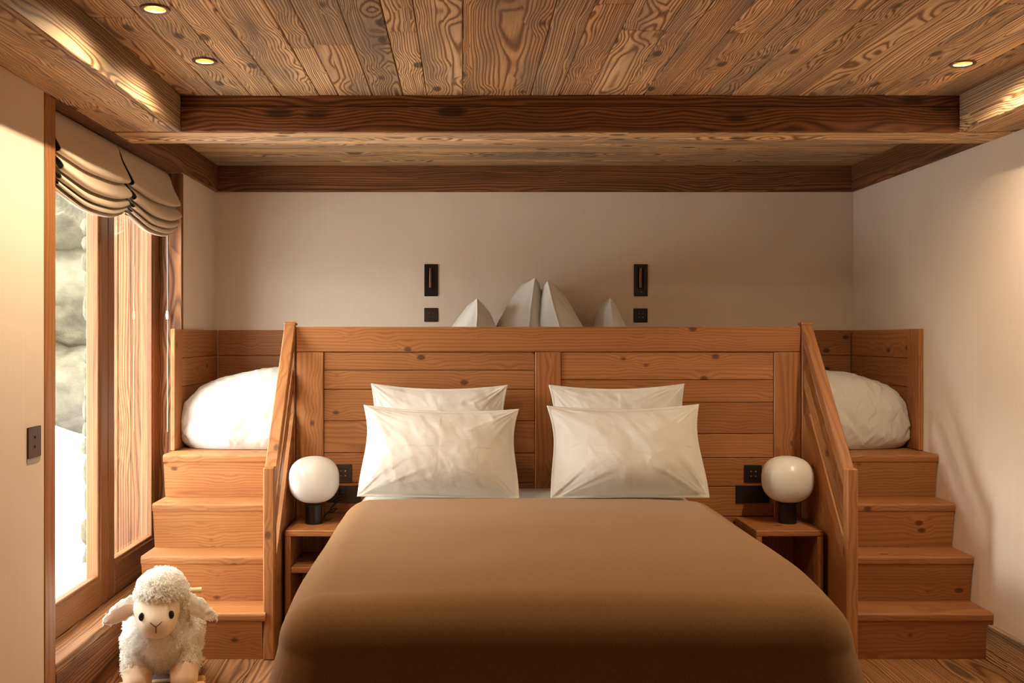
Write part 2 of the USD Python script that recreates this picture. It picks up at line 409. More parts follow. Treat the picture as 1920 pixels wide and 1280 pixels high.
fl = thing('floor', 'dark-grained brown plank floor at the foot of the stairs', 'floor', kind='structure')
xs = [XL + .001]
fw = [.19, .165, .21, .18, .2, .17, .19, .22, .16, .2, .185, .2, .19, .17, .21, .19, .2, .2, .2, .2, .2, .2]
for w in fw:
    if xs[-1] + w > XR - .06:
        break
    xs.append(xs[-1] + w)
xs.append(XR - .001)
for a, b in zip(xs[:-1], xs[1:]):
    part(fl, 'plank', box(a + .0008, b - .0008, YF + .002, YB - .002, -.02, 0, .0015), wood('floor', 'y'), False)
part(fl, 'subfloor', box(XL - .1, XR + .1, YF - .1, YB + .1, -.06, -.0205, 0), simple('subfloor_board', srgb(60, 44, 32), .9), False)

# ------------------------------------------------------------------ ceiling: boards towards the camera run front to back, those over the bunk run across
ce = thing('ceiling', 'reclaimed timber plank ceiling between the beams', 'ceiling', kind='structure')
CROSS0, CROSS1 = 4.01, 4.25
LBX, RBX = -1.179, 2.073
DOWN = [(-.943, 3.505), (-.946, 2.95), (1.843, 3.54), (1.843, 2.95)]
edges = [-1.179, -1.02, -.885, -.76, -.60, -.52, -.378, -.25, -.151, 0.0, .283, .401, .523, .671, .757, .88, 1.02, 1.12, 1.27, 1.40, 1.49, 1.64, 1.76, 1.93, 2.073]
holes = None
for (x, y) in DOWN:
    c = Manifold.cylinder(.2, .036, .036, 40).translate([x, y, ZC - .1])
    holes = c if holes is None else holes + c
for a, b in zip(edges[:-1], edges[1:]):
    z = ZC + random.uniform(-.002, .003)
    splits = [YF + .01] + ([random.uniform(.2, 1.6)] if random.random() < .6 else []) + ([random.uniform(2.5, 3.5)] if random.random() < .35 else []) + [CROSS0 + .02]
    for y0, y1 in zip(splits[:-1], splits[1:]):
        m = box(a + .0012, b - .0012, y0 + .0008, y1 - .0008, z, ZC + .03, .003)
        if any(a - .05 < x < b + .05 and y0 - .05 < y < y1 + .05 for x, y in DOWN):
            m = from_manifold(to_manifold(m) - holes)
        part(ce, 'plank', m, wood('barn', 'y'), 25)
for y0, y1 in ((CROSS1 - .02, 4.50), (4.50, 4.74), (4.74, 5.02), (5.02, 5.24), (5.24, 5.48), (5.48, YB)):
    part(ce, 'plank', box(XL + .01, XR - .01, y0 + .0012, y1 - .0012, ZC + random.uniform(-.002, .003), ZC + .03, .003), wood('barn', 'x'), 25)
part(ce, 'backing', box(XL - .1, XR + .1, YF - .1, YB + .1, ZC + .10, ZC + .14, 0), simple('ceiling_backing', srgb(60, 44, 32), .9), False)

# beams
t = thing('trim_1', 'reclaimed wood box beam along the top of the left wall', 'beam', kind='structure')
part(t, 'side_board', box(LBX - .022, LBX, YF + .005, CROSS0 + .001, ZB, ZC + .02, .003), wood('barn', 'y'), 25)
part(t, 'bottom_board', box(LBX - .155, LBX - .0235, YF + .005, CROSS0 + .001, ZB, ZB + .025, .002), wood('barn', 'y'), 25)
part(t, 'bottom_board', box(XL, LBX - .157, YF + .005, CROSS0 + .001, ZB + .001, ZB + .025, .002), wood('barn', 'y'), 25)
t = thing('trim_2', 'reclaimed wood box beam along the top of the right wall', 'beam', kind='structure')
part(t, 'side_board', box(RBX, RBX + .022, YF + .005, CROSS0 + .001, ZB, ZC + .02, .003), wood('barn', 'y'), 25)
part(t, 'bottom_board', box(RBX + .0235, XR, YF + .005, CROSS0 + .001, ZB, ZB + .025, .002), wood('barn', 'y'), 25)
t = thing('trim_3', 'dark hewn cross beam spanning the ceiling wall to wall in front of the bunk', 'beam', kind='structure')
part(t, 'front_board', box(LBX + .0005, RBX - .0005, CROSS0, CROSS0 + .022, ZB + .107, ZC + .02, .002), wood('beam', 'x'), 25)
part(t, 'front_board', box(LBX + .0005, RBX - .0005, CROSS0 - .003, CROSS0 + .022, ZB, ZB + .105, .003), wood('beam', 'x'), 25)
part(t, 'bottom_board', box(XL, XR, CROSS0 + .0225, CROSS1, ZB - .001, ZB + .03, .003), wood('barn', 'x'), 25)
part(t, 'rear_board', box(XL, XR, CROSS1 - .02, CROSS1 - .001, ZB + .031, ZC + .02, .002), wood('beam', 'x'), 25)
t = thing('trim_4', 'wood cornice board along the top of the back wall', 'cornice', kind='structure')
part(t, 'board', box(XL + .001, XR - .001, YB - .022, YB, ZB, ZC + .02, .003), wood('beam', 'x'), 25)
t = thing('trim_5', 'wood cornice board at the top of the left wall over the bunk', 'cornice', kind='structure')
part(t, 'board', box(XL, XL + .022, CROSS1, YB - .0225, ZB, ZC + .02, .003), wood('beam', 'y'), 25)
t = thing('trim_6', 'wood cornice board at the top of the right wall over the bunk', 'cornice', kind='structure')
part(t, 'board', box(XR - .022, XR, CROSS1, YB - .0225, ZB, ZC + .02, .003), wood('beam', 'y'), 25)
solo('baseboard_right', box(XR - .024, XR, YF, 4.20, 0, .157, .003), wood('barn', 'y'), 'rough-grained wood baseboard at the foot of the right wall', 'baseboard', 25, kind='structure')

# downlights
DL_LABEL = ['round recessed ceiling spotlight at the upper left, nearer the cross beam', 'round recessed ceiling spotlight at the upper left, at the top edge of the picture', 'round recessed ceiling spotlight at the upper right, by the right beam',
            'round recessed ceiling spotlight just outside the picture, second in the right row'] + [f'round recessed ceiling spotlight out of the picture, {k}' for k in ('third in the left row', 'third in the right row', 'fourth in the left row', 'fourth in the right row', 'last in the left row', 'last in the right row', 'in the middle behind the camera')]
for i, (x, y) in enumerate(DOWN):
    lab = DL_LABEL[i]
    d = thing('downlight', lab, 'ceiling light', (x, y, ZC), group='recessed ceiling spotlights')
    part(d, 'ring', lathe([(.032, ZC - .004), (.044, ZC - .006), (.046, ZC - .002), (.046, ZC + .0005), (.034, ZC + .0005), (.032, ZC - .004)], (x, y, 0), 40), trim_ring, 30)
    part(d, 'reflector', lathe([(.0335, ZC - .002), (.027, ZC + .045), (.0275, ZC + .045), (.0345, ZC - .002), (.0335, ZC - .002)], (x, y, 0), 40), reflector, 30)
    part(d, 'lens', lathe([(0, ZC + .015), (.0265, ZC + .015), (.0265, ZC + .021), (0, ZC + .021)], (x, y, 0), 32), downlight_glow, False)
    lt = UsdLux.SphereLight.Define(stage, f'{d}/lamp')
    lt.AddTranslateOp().Set(Gf.Vec3d(0, 0, .004))
    lt.CreateRadiusAttr(.008)
    sa = UsdLux.ShapingAPI.Apply(lt.GetPrim())
    sa.CreateShapingConeAngleAttr(82.0)
    sa.CreateShapingConeSoftnessAttr(1.0)
    lt.CreateIntensityAttr(LAMP_POWER)
    lt.CreateColorAttr(Gf.Vec3f(*LAMP_COLOR))

# ------------------------------------------------------------------ window in the left wall
w = thing('window_1', 'tall two-light timber framed window in the left wall', 'window', kind='structure')
GX = -1.624
part(w, 'casing', box(XL - .12, XL + .004, WY0 - .09, WY0, 0, ZB, .004), wood('larch', 'z'), 25)
part(w, 'jamb_post', box(WX - .02, XL - .0005, WY1, WY1 + .029, 0, ZB, .003), wood('beam', 'z'), 25)
part(w, 'header', box(XL - .28, XL, WY0, WY1, ZB - .002, ZB + .010, .002), wood('beam', 'y'), 25)
ZS = .235
for name, y0, y1, zb in (('sash', WY0 + .02, 4.285, .356), ('fixed_light', 4.287, WY1, .385)):
    yl0, yl1 = y0 + .10, y1 - .085
    if name == 'fixed_light':
        yl0, yl1 = y0 + .08, y1 - .09
    part(w, 'stile', box(WX - .066, WX, y0, yl0, ZS, ZB - .003, .006), wood('joinery', 'z'), 25)
    part(w, 'stile', box(WX - .066, WX, yl1, y1, ZS, ZB - .003, .006), wood('joinery', 'z'), 25)
    part(w, 'rail', box(WX - .066, WX, yl0 + .0005, yl1 - .0005, ZS, zb, .006), wood('joinery', 'y'), 25)
    part(w, 'rail', box(WX - .066, WX, yl0 + .0005, yl1 - .0005, 2.15, ZB - .003, .006), wood('joinery', 'y'), 25)
    for (a, b) in ((yl0, yl0 + .014), (yl1 - .014, yl1)):
        part(w, 'glazing_bead', box(GX + .006, GX + .034, a, b, zb, 2.15, .003), wood('joinery', 'z'), 25)
    part(w, 'glazing_bead', box(GX + .006, GX + .034, yl0 + .0145, yl1 - .0145, zb - .002, zb + .014, .003), wood('joinery', 'y'), 25)
    part(w, 'pane', box(GX - .004, GX + .004, yl0 - .01, yl1 + .01, zb - .01, 2.16, 0), glass, False)
hd = part(w, 'handle', cat(box(WX, WX + .012, 3.555, 3.59, 1.26, 1.42, .004), box(WX + .012, WX + .05, 3.565, 3.58, 1.395, 1.41, .003), box(WX + .04, WX + .055, 3.56, 3.585, 1.24, 1.412, .004)), black, 30, 'dark metal window handle')
part(w, 'sill_board', box(WX - .12, XL + .003, WY0 + .001, WY1 - .001, ZS - .035, ZS - .0005, .003), wood('floor', 'y'), 25)
part(w, 'apron_board', box(XL - .03, XL + .006, WY0 + .001, WY1 - .001, .0, ZS - .036, .003), wood('beam', 'y'), 25)
part(w, 'outer_sill', box(-1.98, WX - .125, WY0 - .05, WY1, ZS - .03, ZS, .004), metal_sill, 25)


def blind(y0, y1, label, cord):
    b = thing('roman_blind', label, 'blind', (-1.52, (y0 + y1) / 2, 2.0))
    prof = [(-1.535, 2.262), (-1.515, 2.235), (-1.50, 2.19), (-1.478, 2.145), (-1.458, 2.105), (-1.455, 2.09), (-1.468, 2.083), (-1.50, 2.10), (-1.515, 2.118),
            (-1.512, 2.105), (-1.482, 2.075), (-1.452, 2.045), (-1.447, 2.028), (-1.458, 2.02), (-1.495, 2.045), (-1.515, 2.06), (-1.512, 2.045), (-1.478, 2.015), (-1.458, 2.0), (-1.456, 1.99),
            (-1.47, 1.987), (-1.505, 2.01), (-1.52, 2.02), (-1.515, 2.005), (-1.482, 1.985), (-1.468, 1.975), (-1.468, 1.967), (-1.49, 1.972), (-1.525, 1.99),
            (-1.52, 1.975), (-1.492, 1.96), (-1.485, 1.952), (-1.50, 1.95), (-1.535, 1.965)]
    P = np.array(prof)
    P[6:, 0] = np.where(P[6:, 0] < -1.478, -1.478 + (P[6:, 0] + 1.478) * .4, P[6:, 0])
    # smooth the profile
    from scipy.interpolate import CubicSpline
    tt = np.r_[0, np.cumsum(np.linalg.norm(np.diff(P, axis=0), axis=1))]
    q = CubicSpline(tt, P)(np.linspace(0, tt[-1], 220))
    ny = 40
    ys = np.linspace(y0, y1, ny)
    tl = (ys - y0) / (y1 - y0) * 2 - 1
    drop = np.clip((2.235 - q[:, 1]) / .27, 0, 1)
    V = np.zeros((220, ny, 3))
    V[:, :, 0] = q[:, 0][:, None] + .012 * np.outer(drop, 1 - tl ** 2) + .003 * np.outer(drop, np.sin(tl * 7))
    V[:, :, 1] = ys[None, :] - .035 * np.outer(drop, tl ** 3)
    V[:, :, 2] = q[:, 1][:, None] - .05 * np.outer(drop, 1 - tl ** 2)
    o = V.reshape(-1, 3)
    nrm = np.zeros_like(q)
    g = np.gradient(q, axis=0)
    nrm = np.stack([-g[:, 1], g[:, 0]], 1) / np.maximum(np.linalg.norm(g, axis=1, keepdims=True), 1e-9)
    back = V.copy()
    back[:, :, 0] -= .0022 * nrm[:, 0][:, None]
    back[:, :, 2] -= .0022 * nrm[:, 1][:, None]
    part(b, 'fabric', trimesh.Trimesh(o, grid_faces(220, ny), process=False), blind_cloth, True)
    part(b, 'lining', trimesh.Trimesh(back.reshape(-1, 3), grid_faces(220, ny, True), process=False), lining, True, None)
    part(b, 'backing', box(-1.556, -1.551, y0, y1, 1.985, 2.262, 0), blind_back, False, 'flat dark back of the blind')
    part(b, 'headrail', box(-1.5505, -1.537, y0 + .005, y1 - .005, 2.235, 2.264, .003), cord_white, 25, 'white headrail')
    if cord:
        c = part(b, 'pull_cord', tube([(-1.535, y1 + .012, 2.24), (-1.533, y1 + .013, 1.75), (-1.532, y1 + .014, 1.2), (-1.532, y1 + .015, .92)], .0022, 6), cord_white, True, 'thin white pull cord')
        part(c, 'cord_weight', lathe([(0, 1.50), (.007, 1.503), (.009, 1.52), (.007, 1.545), (0, 1.55)], (-1.533, y1 + .0135, 0), 16), cord_white, True)


blind(3.456, 4.222, 'raised roman blind in folded beige fabric, over the left half of the window', False)
blind(4.238, 4.965, 'raised beige folded roman blind over the right half of the window, by the post', True)

# ------------------------------------------------------------------ outside the window
def boulder(c, r, seed, label):
    m = trimesh.creation.icosphere(4)
    v = m.vertices
    k = .72 + .62 * meshkit.fbm(v * 1.3 + seed * 3.1, 3, seed)
    v = v * k[:, None]
    v += .05 * (meshkit.fbm(v * 5 + seed, 4, seed + 9) - .5)[:, None] * v
    # blocky cleavage planes
    for q in range(5):
        d = np.random.default_rng(seed * 10 + q).normal(size=3)
        d /= np.linalg.norm(d)
        s = v @ d
        lim = .82
        v = v - np.outer(np.maximum(s - lim, 0) * .8, d)
    v = v * np.array(r) + np.array(c)
    solo('boulder', trimesh.Trimesh(v, m.faces, process=False), rock, label, 'boulder', True, loc=c)


boulder((-3.55, 8.45, 2.62), (.75, .6, .46), 3, 'pale boulder at the top of the rock wall seen through the left pane')
boulder((-3.42, 8.35, 1.74), (.62, .6, .50), 5, 'large pale boulder in the middle of the rock wall outside the left pane')
boulder((-3.40, 8.25, .98), (.62, .6, .42), 8, 'low mossy boulder behind the snow outside the left pane')
boulder((-4.45, 7.9, 1.3), (.66, .7, .75), 11, 'big boulder at the far left end of the rock wall, hidden by the casing')
boulder((-2.55, 8.8, 1.5), (.62, .6, .72), 14, 'boulder at the right end of the rock wall behind the mullion')
boulder((-4.6, 7.4, .65), (.8, .8, .55), 17, 'low boulder at the far left of the rock wall, hidden by the casing')
boulder((-2.9, 8.9, 2.5), (.6, .6, .5), 19, 'high boulder at the right end of the rock wall behind the mullion')
gx, gy = np.meshgrid(np.linspace(-5.2, -1.72, 90), np.linspace(-6, 12, 160), indexing='ij')
d = -1.72 - gx
gz = .05 + .66 * np.clip((d - .1) / 2.0, 0, 1.6) ** 1.3 + .14 * meshkit.fbm(np.stack([gx * .9, gy * .9, gx * 0], -1), 3, 4) * np.clip(d, 0, 1)
gz += .22 * np.exp(-((gx + 3.1) ** 2 + (gy - 7.2) ** 2) / .5)
snow = trimesh.Trimesh(np.stack([gx, gy, gz], -1).reshape(-1, 3), grid_faces(90, 160), process=False)
solo('snow_bank', snow, snow_mat, 'white snow bank rising outside the window', 'snow', True, kind='stuff', loc=(-3, 5, 0))
# the mountain side behind: steep rock and grass, closing the view
gx, gy = np.meshgrid(np.r_[np.linspace(-40, -7, 50), np.linspace(-6.8, -3.3, 60)], np.linspace(-30, 45, 220), indexing='ij')
d = -3.3 - gx + .5 * (meshkit.fbm(np.stack([gy * .5, gy * 0, gx * .2], -1), 3, 14) - .5)
gz = -.3 + (1.0 + 1.5 * np.clip((gy - 5.2) / 1.8, 0, 1)) * np.clip(d / 1.4, 0, 1) ** .8 + (.08 + .22 * np.clip((gy - 5.2) / 3, 0, 1)) * np.clip(d - 1.4, 0, 60) + .5 * (meshkit.fbm(np.stack([gx * 1.2, gy * 1.2, gx * 0], -1), 4, 24) - .5)
hill = trimesh.Trimesh(np.stack([gx, gy, gz], -1).reshape(-1, 3), grid_faces(110, 220), process=False)
solo('mountain_slope', hill, soil, 'pale grassy mountain slope behind the boulders outside', 'hillside', True, kind='structure', loc=(-10, 5, 0))
ep = thing('timber_cladding', 'orange brown upright timber cladding outside, seen through the right pane', 'cladding', (-1.83, 5.14, .1))
for i, (a, b) in enumerate(((-1.95, -1.845), (-1.843, -1.775), (-1.773, -1.700), (-1.698, -1.60))):
    part(ep, 'board', box(a, b, 5.13 + .004 * (i % 2), 5.16, .1, 2.11, .003), wood('beam', 'z'), 25)
sp = thing('stone_pier', 'narrow rough stone edge outside, beside the timber cladding', 'stone pier', (-2.0, 5.2, .1))
zz = .1
k = 0
while zz < 2.6:
    h = random.uniform(.09, .2)
    m = trimesh.creation.icosphere(2)
    v = m.vertices * (.8 + .4 * meshkit.fbm(m.vertices * 2 + k, 3, k))[:, None]
    v = np.sign(v) * np.abs(v) ** .75
    v = v * np.array([.05 + random.uniform(0, .02), .09, h * .52]) + np.array([-1.99 + random.uniform(-.012, .01), 5.22, zz + h / 2])
    part(sp, 'stone', trimesh.Trimesh(v, m.faces, process=False), rock, True)
    zz += h * .93
    k += 1

# ------------------------------------------------------------------ bunk: panelled front (headboard), platform, side panels
HY = 4.71
hb = thing('bunk_bed', 'orange larch panelled wall of boards behind the double bed, front of the upper bunk', 'bunk bed', (.42, HY, 0))
HX0, HX1 = -.819, 1.660
zt, zr = 1.461, 1.338
part(hb, 'top_rail', box(HX0, HX1, HY, HY + .045, zr, zt, .004), wood('larch', 'x'), 25)
stiles = [(HX0, -.685), (.355, .481), (1.528, HX1)]
for a, b in stiles:
    part(hb, 'stile', box(a, b, HY, HY + .045, .0, zr - .001, .003), wood('larch', 'z'), 25)


def zpx(py, d):
    return CAM_Z - (py - 632) * d / 1800


for (a, b), seams in (((-.685, .355), [660, 694, 730, 789, 849, 905, 962, 1020, 1090, 1170]), ((.481, 1.528), [660, 712, 754, 813, 858, 912, 968, 1030, 1100, 1180])):
    zs_ = [zr] + [zpx(s, HY + .012) for s in seams[1:]]
    zs_ = [z for z in zs_ if z > .05] + [0.0]
    for z1, z0 in zip(zs_[:-1], zs_[1:]):
        part(hb, 'board', box(a + .0005, b - .0005, HY + .010 + random.uniform(0, .002), HY + .04, z0 + .0012, z1 - .0012, .0025), wood('larch', 'x'), 25)
part(hb, 'backing', box(HX0, HX1, HY + .0455, HY + .055, 0, zt - .01, 0), wood('larch', 'x'), False)
part(hb, 'platform', box(XL + .003, XR - .003, HY + .105, YB - .003, .78, .84, .003), wood('larch', 'x'), 25)
for (x0, x1, sgn) in ((XL + .001, XL + .023, 1), (XR - .023, XR - .001, -1)):
    nm = 'end_panel'
    e = part(hb, nm, box(x0, x1, 4.815, 4.945, .842, 1.452, .003), wood('larch', 'z'), 25)
    for z0, z1 in ((.842, 1.0), (1.001, 1.155), (1.156, 1.303), (1.304, 1.452)):
        part(e, 'board', box(x0 + (.002 if sgn < 0 else 0), x1 - (.002 if sgn > 0 else 0), 4.9455, YB - .024, z0, z1 - .001, .0025), wood('larch', 'y'), 25)
for z0, z1 in ((.842, 1.0), (1.001, 1.155), (1.156, 1.303), (1.304, 1.452)):
    part(hb, 'back_board', box(XL + .024, XR - .024, YB - .023, YB - .002, z0, z1 - .001, .0025), wood('larch', 'x'), 25)

# ------------------------------------------------------------------ stairs
PITCH, RISE, N0 = .1613, .21, 4.174


def stairs(side):
    left = side == 'left'
    x0, x1 = (-1.456, -.874) if left else (1.712, 2.306)
    s = thing('stairs', 'larch stairs on the left by the window, up to the bunk with a sloping rail' if left else 'larch stairs on the right against the plain wall, with a sloping rail', 'stairs', ((x0 + x1) / 2, N0, 0))
    for k in range(4):
        y, z = N0 + k * PITCH, (k + 1) * RISE
        yb = y + PITCH + .035 if k < 3 else HY + .104
        r = .012
        prof = [(y + r * (1 - math.sin(a)), z - r * (1 - math.cos(a))) for a in np.linspace(0, math.pi / 2, 6)]
        prof = [(yb, z)] + prof + [(y + .001, z - .032), (y + .004, z - .036), (yb, z - .036)]
        nx1 = x1 + (.014 if left and k == 0 else 0)
        part(s, 'tread', prism(prof, x0, nx1, 'x'), wood('larch', 'x'), 40)
        zb = z - RISE
        rk = .033
        pr = [(y + .006, z - .0365), (y + rk, zb + .0005), (y + rk + .02, zb + .0005), (y + .028, z - .0365)]
        part(s, 'riser', prism(pr, x0 + .002, x1 - .002, 'x'), wood('larch', 'x'), 25)
    # newel posts, rails and side panel
    px0, px1 = (-.873, -.822) if left else (1.661, 1.710)
    fy = N0 + .0145 if left else 4.15
    part(s, 'newel_post', box(px0, px1, fy, fy + .05, 0 if left else 0, .842, .006), wood('larch', 'z'), 25)
    by = 4.70
    part(s, 'newel_post', box(px0, px1, by, by + .05, .0, 1.466, .005), wood('larch', 'z'), 25)
    part(s, 'post_cap', box(px0 - .004, px1 + .004, by - .004, by + .054, 1.4665, 1.482, .005), wood('larch', 'x'), 25)
    ya, yb2 = fy + .0505, by - .0005
    sl = (1.472 - .846) / (yb2 - ya)
    for nm, ztop, h, xa, xb in (('handrail', 1.472, .050, px0 - .001, px1 + .001), ('rail', 1.25, .060, px0 + .008, px1 - .008)):
        y0, y1 = ya - .01, yb2 + .01
        ztop = ztop + .01 * sl
        cc = [(y0, ztop - sl * (y1 - y0)), (y1, ztop), (y1, ztop - h * math.hypot(1, sl)), (y0, ztop - sl * (y1 - y0) - h * math.hypot(1, sl))]
        n_ = 8
        m = hull([(x, p[0], p[1]) for p in cc for x in (xa + .004, xb - .004)] + [(x, p[0], p[1] + (-.006 if i < 2 else .006)) for i, p in enumerate(cc) for x in (xa, xb)])
        part(s, nm, m, wood('larch', 's'), 25)
    zt_, zl_ = 1.035, 1.035 - sl * (yb2 - ya)
    # lower panel in three sloping/upright pieces
    pr = [(ya, 0.002), (yb2, 0.002), (yb2, zt_), (ya, zl_)]
    xa, xb = px0 + .006, px1 - .006
    part(s, 'side_panel', prism(pr, xa, xb, 'x'), wood('larch', 's'), 25)


stairs('left')
stairs('right')

# ------------------------------------------------------------------ upper bunk bedding
def duvet(x0, x1, label, seed, left):
    n, m = 150, 110
    u, v = np.meshgrid(np.linspace(-1, 1, n), np.linspace(-1, 1, m), indexing='ij')
    # upper hull as a height field over a superellipse footprint, closed by a rounded rim
    th = np.linspace(0, 2 * np.pi, 640, endpoint=False)
    rows = []
    cx, hx = (x0 + x1) / 2, (x1 - x0) / 2
    y0, y1 = 4.835, YB - .03
    cy, hy = (y0 + y1) / 2, (y1 - y0) / 2
    zb, H = .842, .40
    ph = np.r_[np.linspace(-.5, 0, 22)[:-1], np.linspace(0, np.pi / 2, 120)]
    V = []
    for p in ph:
        e = 5.5
        if p < 0:
            r = 1 - .05 * (abs(p) / .5) ** 2
            z = zb + .10 * (1 + p / .5) ** 1.0
            z = zb + .11 * (1 - (abs(p) / .5) ** 1.0)
            r = 1 - .06 * (abs(p) / .5) ** 3
        else:
            r = max(math.cos(p), 0) ** .5
            z = zb + .11 + (H - .11) * math.sin(p) ** .9
        c, s_ = np.cos(th), np.sin(th)
        ex = np.sign(c) * np.abs(c) ** (2 / e)
        ey = np.sign(s_) * np.abs(s_) ** (2 / e)
        V.append(np.stack([cx + hx * r * ex, cy + hy * r * ey, np.full_like(th, z)], 1))
    V = np.array(V)
    P = V.reshape(-1, 3)
    nn = len(ph)
    # wrinkles
    q = np.stack([P[:, 0] * 9 + P[:, 2] * 5, P[:, 1] * 4, P[:, 2] * 2.4 - P[:, 0] * 1.5], 1)
    w1 = 1 - np.abs(2 * meshkit.fbm(q, 3, seed) - 1)
    w2 = meshkit.fbm(P * 3.0, 3, seed + 5) - .5
    q4 = np.stack([P[:, 0] * 20 - P[:, 2] * 13, P[:, 1] * 9, P[:, 2] * 5 + P[:, 0] * 4], 1) + 1.5 * meshkit.fbm(P * 5, 2, seed + 8)[:, None]
    w4 = 1 - np.abs(2 * meshkit.fbm(q4, 2, seed + 6) - 1)
    out = P - np.array([cx, cy, zb + .15])
    out /= np.linalg.norm(out, axis=1, keepdims=True)
    amp = np.clip((P[:, 2] - zb) / .06, 0, 1)
    P = P + out * ((.045 * (w1 - .7) + .05 * w2 + .020 * (w4 - .7)) * amp)[:, None]
    P[:, 1] = np.minimum(P[:, 1], YB - .027)
    P[:, 0] = np.clip(P[:, 0], XL + .026, XR - .026)
    F = []
    k = 640
    for i in range(nn - 1):
        a = i * k + np.arange(k)
        b = i * k + (np.arange(k) + 1) % k
        F += [np.stack([a, b, b + k], 1), np.stack([a, b + k, a + k], 1)]
    F = np.vstack(F)
    solo('bunk_duvet', trimesh.Trimesh(P, F, process=False), linen, label, 'duvet', True, loc=(cx, cy, zb))


duvet(-1.50, .40, 'puffy white duvet on the upper bunk above the left stairs', 21, True)
duvet(.435, 2.35, 'puffy white duvet on the upper bunk above the right stairs', 33, False)


def pillow_mesh(w, h, T, seed, flange=.014, pinch=.09, sag=.2, wr=.015, n=140, taper=0.0):
    u, v = np.meshgrid(np.linspace(-1, 1, n), np.linspace(-1, 1, n), indexing='ij')
    fu, fv = 1 - 2 * flange / w, 1 - 2 * flange / h
    uu, vv = np.clip(np.abs(u) / fu, 0, 1), np.clip(np.abs(v) / fv, 0, 1)
    t = T / 2 * ((1 - uu ** 2.6) * (1 - vv ** 2.6)) ** .72 * (1 - sag * v)
    if taper:
        t = T / 2 * np.sqrt(np.clip(1 - uu ** 2, 0, 1)) * np.clip(1 - v, 0, 2) ** .68 * np.clip((1 + v) / .8, 0, 1) ** .7 * .85 * (1 + .12 * v)
    edge = (np.abs(u) > .999) | (np.abs(v) > .999)
    x = u * w / 2 * (1 - pinch * (1 - v ** 2) * np.abs(u))
    lt_ = np.clip((v + .9) / 1.6, 0, 1)
    low_ = .25 + .75 * lt_ * lt_ * (3 - 2 * lt_)
    x = u * w / 2 * (1 - pinch * low_ * (1 - v ** 2) * np.abs(u))
    y = v * h / 2 * (1 - pinch * 1.1 * low_ * (1 - u ** 2) * np.abs(v))
    V = []
    for sgn in (1, -1):
        q = np.stack([x * 7 + y * 5, (y - x * .6) * 2.2, np.full_like(x, sgn * 3.3)], -1)
        q2 = np.stack([x * 2.5, y * 2.5, np.full_like(x, sgn * 7.7)], -1)
        # folds run out of the corners
        a = np.arctan2(1.05 - np.abs(v), 1.05 - np.abs(u))
        rr = np.hypot(1.05 - np.abs(v), 1.05 - np.abs(u))
        q3 = np.stack([a * 6, rr * 1.2, np.sign(u) * 5 + np.sign(v) * 9 + sgn], -1)
        f = (1 - np.abs(2 * meshkit.fbm(q, 3, seed) - 1) - .7) * wr + (meshkit.fbm(q2, 2, seed + 3) - .5) * .035 + (meshkit.fbm(q3, 2, seed + 7) - .5) * .03 * np.exp(-rr * 1.5)
        q5 = np.stack([x * 16 + y * 9, (y * 1.0 - x * .5) * 6, np.full_like(x, sgn * 5.1)], -1) + 1.2 * meshkit.fbm(q2 * 2, 2, seed + 21)[..., None]
        f = f + (1 - np.abs(2 * meshkit.fbm(q5, 2, seed + 17) - 1) - .7) * .006
        fade = np.clip(np.minimum(1 - np.abs(u), 1 - np.abs(v)) / .12, 0, 1)
        wave = .010 * (meshkit.fbm(np.stack([x * 6, y * 6, x * 0 + 2], -1), 2, seed + 11) - .5)
        z = sgn * (np.where(edge, 0, t + .0022) + f * fade) + wave
        V.append(np.stack([x, y, z], -1).reshape(-1, 3))
    F = np.vstack([grid_faces(n, n), grid_faces(n, n, True) + n * n])
    m = trimesh.Trimesh(np.vstack(V), F, process=False)
    m.merge_vertices(digits_vertex=6)
    return m


def place(m, c, lean=0., yaw=0., roll=0., bend=0.):
    """pillow standing up: local x across, y up, z towards -y (the camera). c = bottom centre"""
    v = m.vertices.copy()
    h = v[:, 1].max() - v[:, 1].min()
    v[:, 1] -= v[:, 1].min()
    if bend:
        v[:, 2] -= bend * (v[:, 1] / h) ** 2
    cr, sr = math.cos(roll), math.sin(roll)
    x, y = v[:, 0] * cr - v[:, 1] * sr, v[:, 0] * sr + v[:, 1] * cr
    z = v[:, 2]
    cl, sl = math.cos(lean), math.sin(lean)
    up, dep = y * cl + z * sl, y * sl - z * cl        # dep: away from the camera
    X, Y = x, dep
    cy, sy = math.cos(yaw), math.sin(yaw)
    P = np.stack([X * cy - Y * sy + c[0], X * sy + Y * cy + c[1], up + c[2]], 1)
    return trimesh.Trimesh(P, m.faces, process=False)


def floor_clip(m, z):
    v = m.vertices.copy()
    v[:, 2] = np.where(v[:, 2] < z, z + (v[:, 2] - z) * .05, v[:, 2])
    return trimesh.Trimesh(v, m.faces, process=False)


BZ = .70
# main bed pillows
def bed_pillow(c, w, h, T, seed, lean, yaw, roll, label, bend=.03, group=None):
    m = place(pillow_mesh(w, h, T, seed), c, lean, yaw, roll, bend)
    m = floor_clip(m, BZ + .004)
    solo('pillow', m, linen, label, 'pillow', True, loc=c)


bed_pillow((-.120, 4.52, BZ), .665, .50, .15, 41, .20, 0, -.012, 'white pillow at the back of the left pair, leaning on the headboard')
bed_pillow((.748, 4.52, BZ), .66, .50, .15, 52, .20, 0, .008, 'white pillow at the back of the right pair, leaning on the headboard')
bed_pillow((-.108, 4.22, BZ), .715, .43, .21, 63, .36, .02, -.03, 'white pillow at the front of the left pair, below the back one')
bed_pillow((.735, 4.22, BZ), .70, .44, .21, 74, .36, -.02, .012, 'white pillow at the front of the right pair, below the back one')
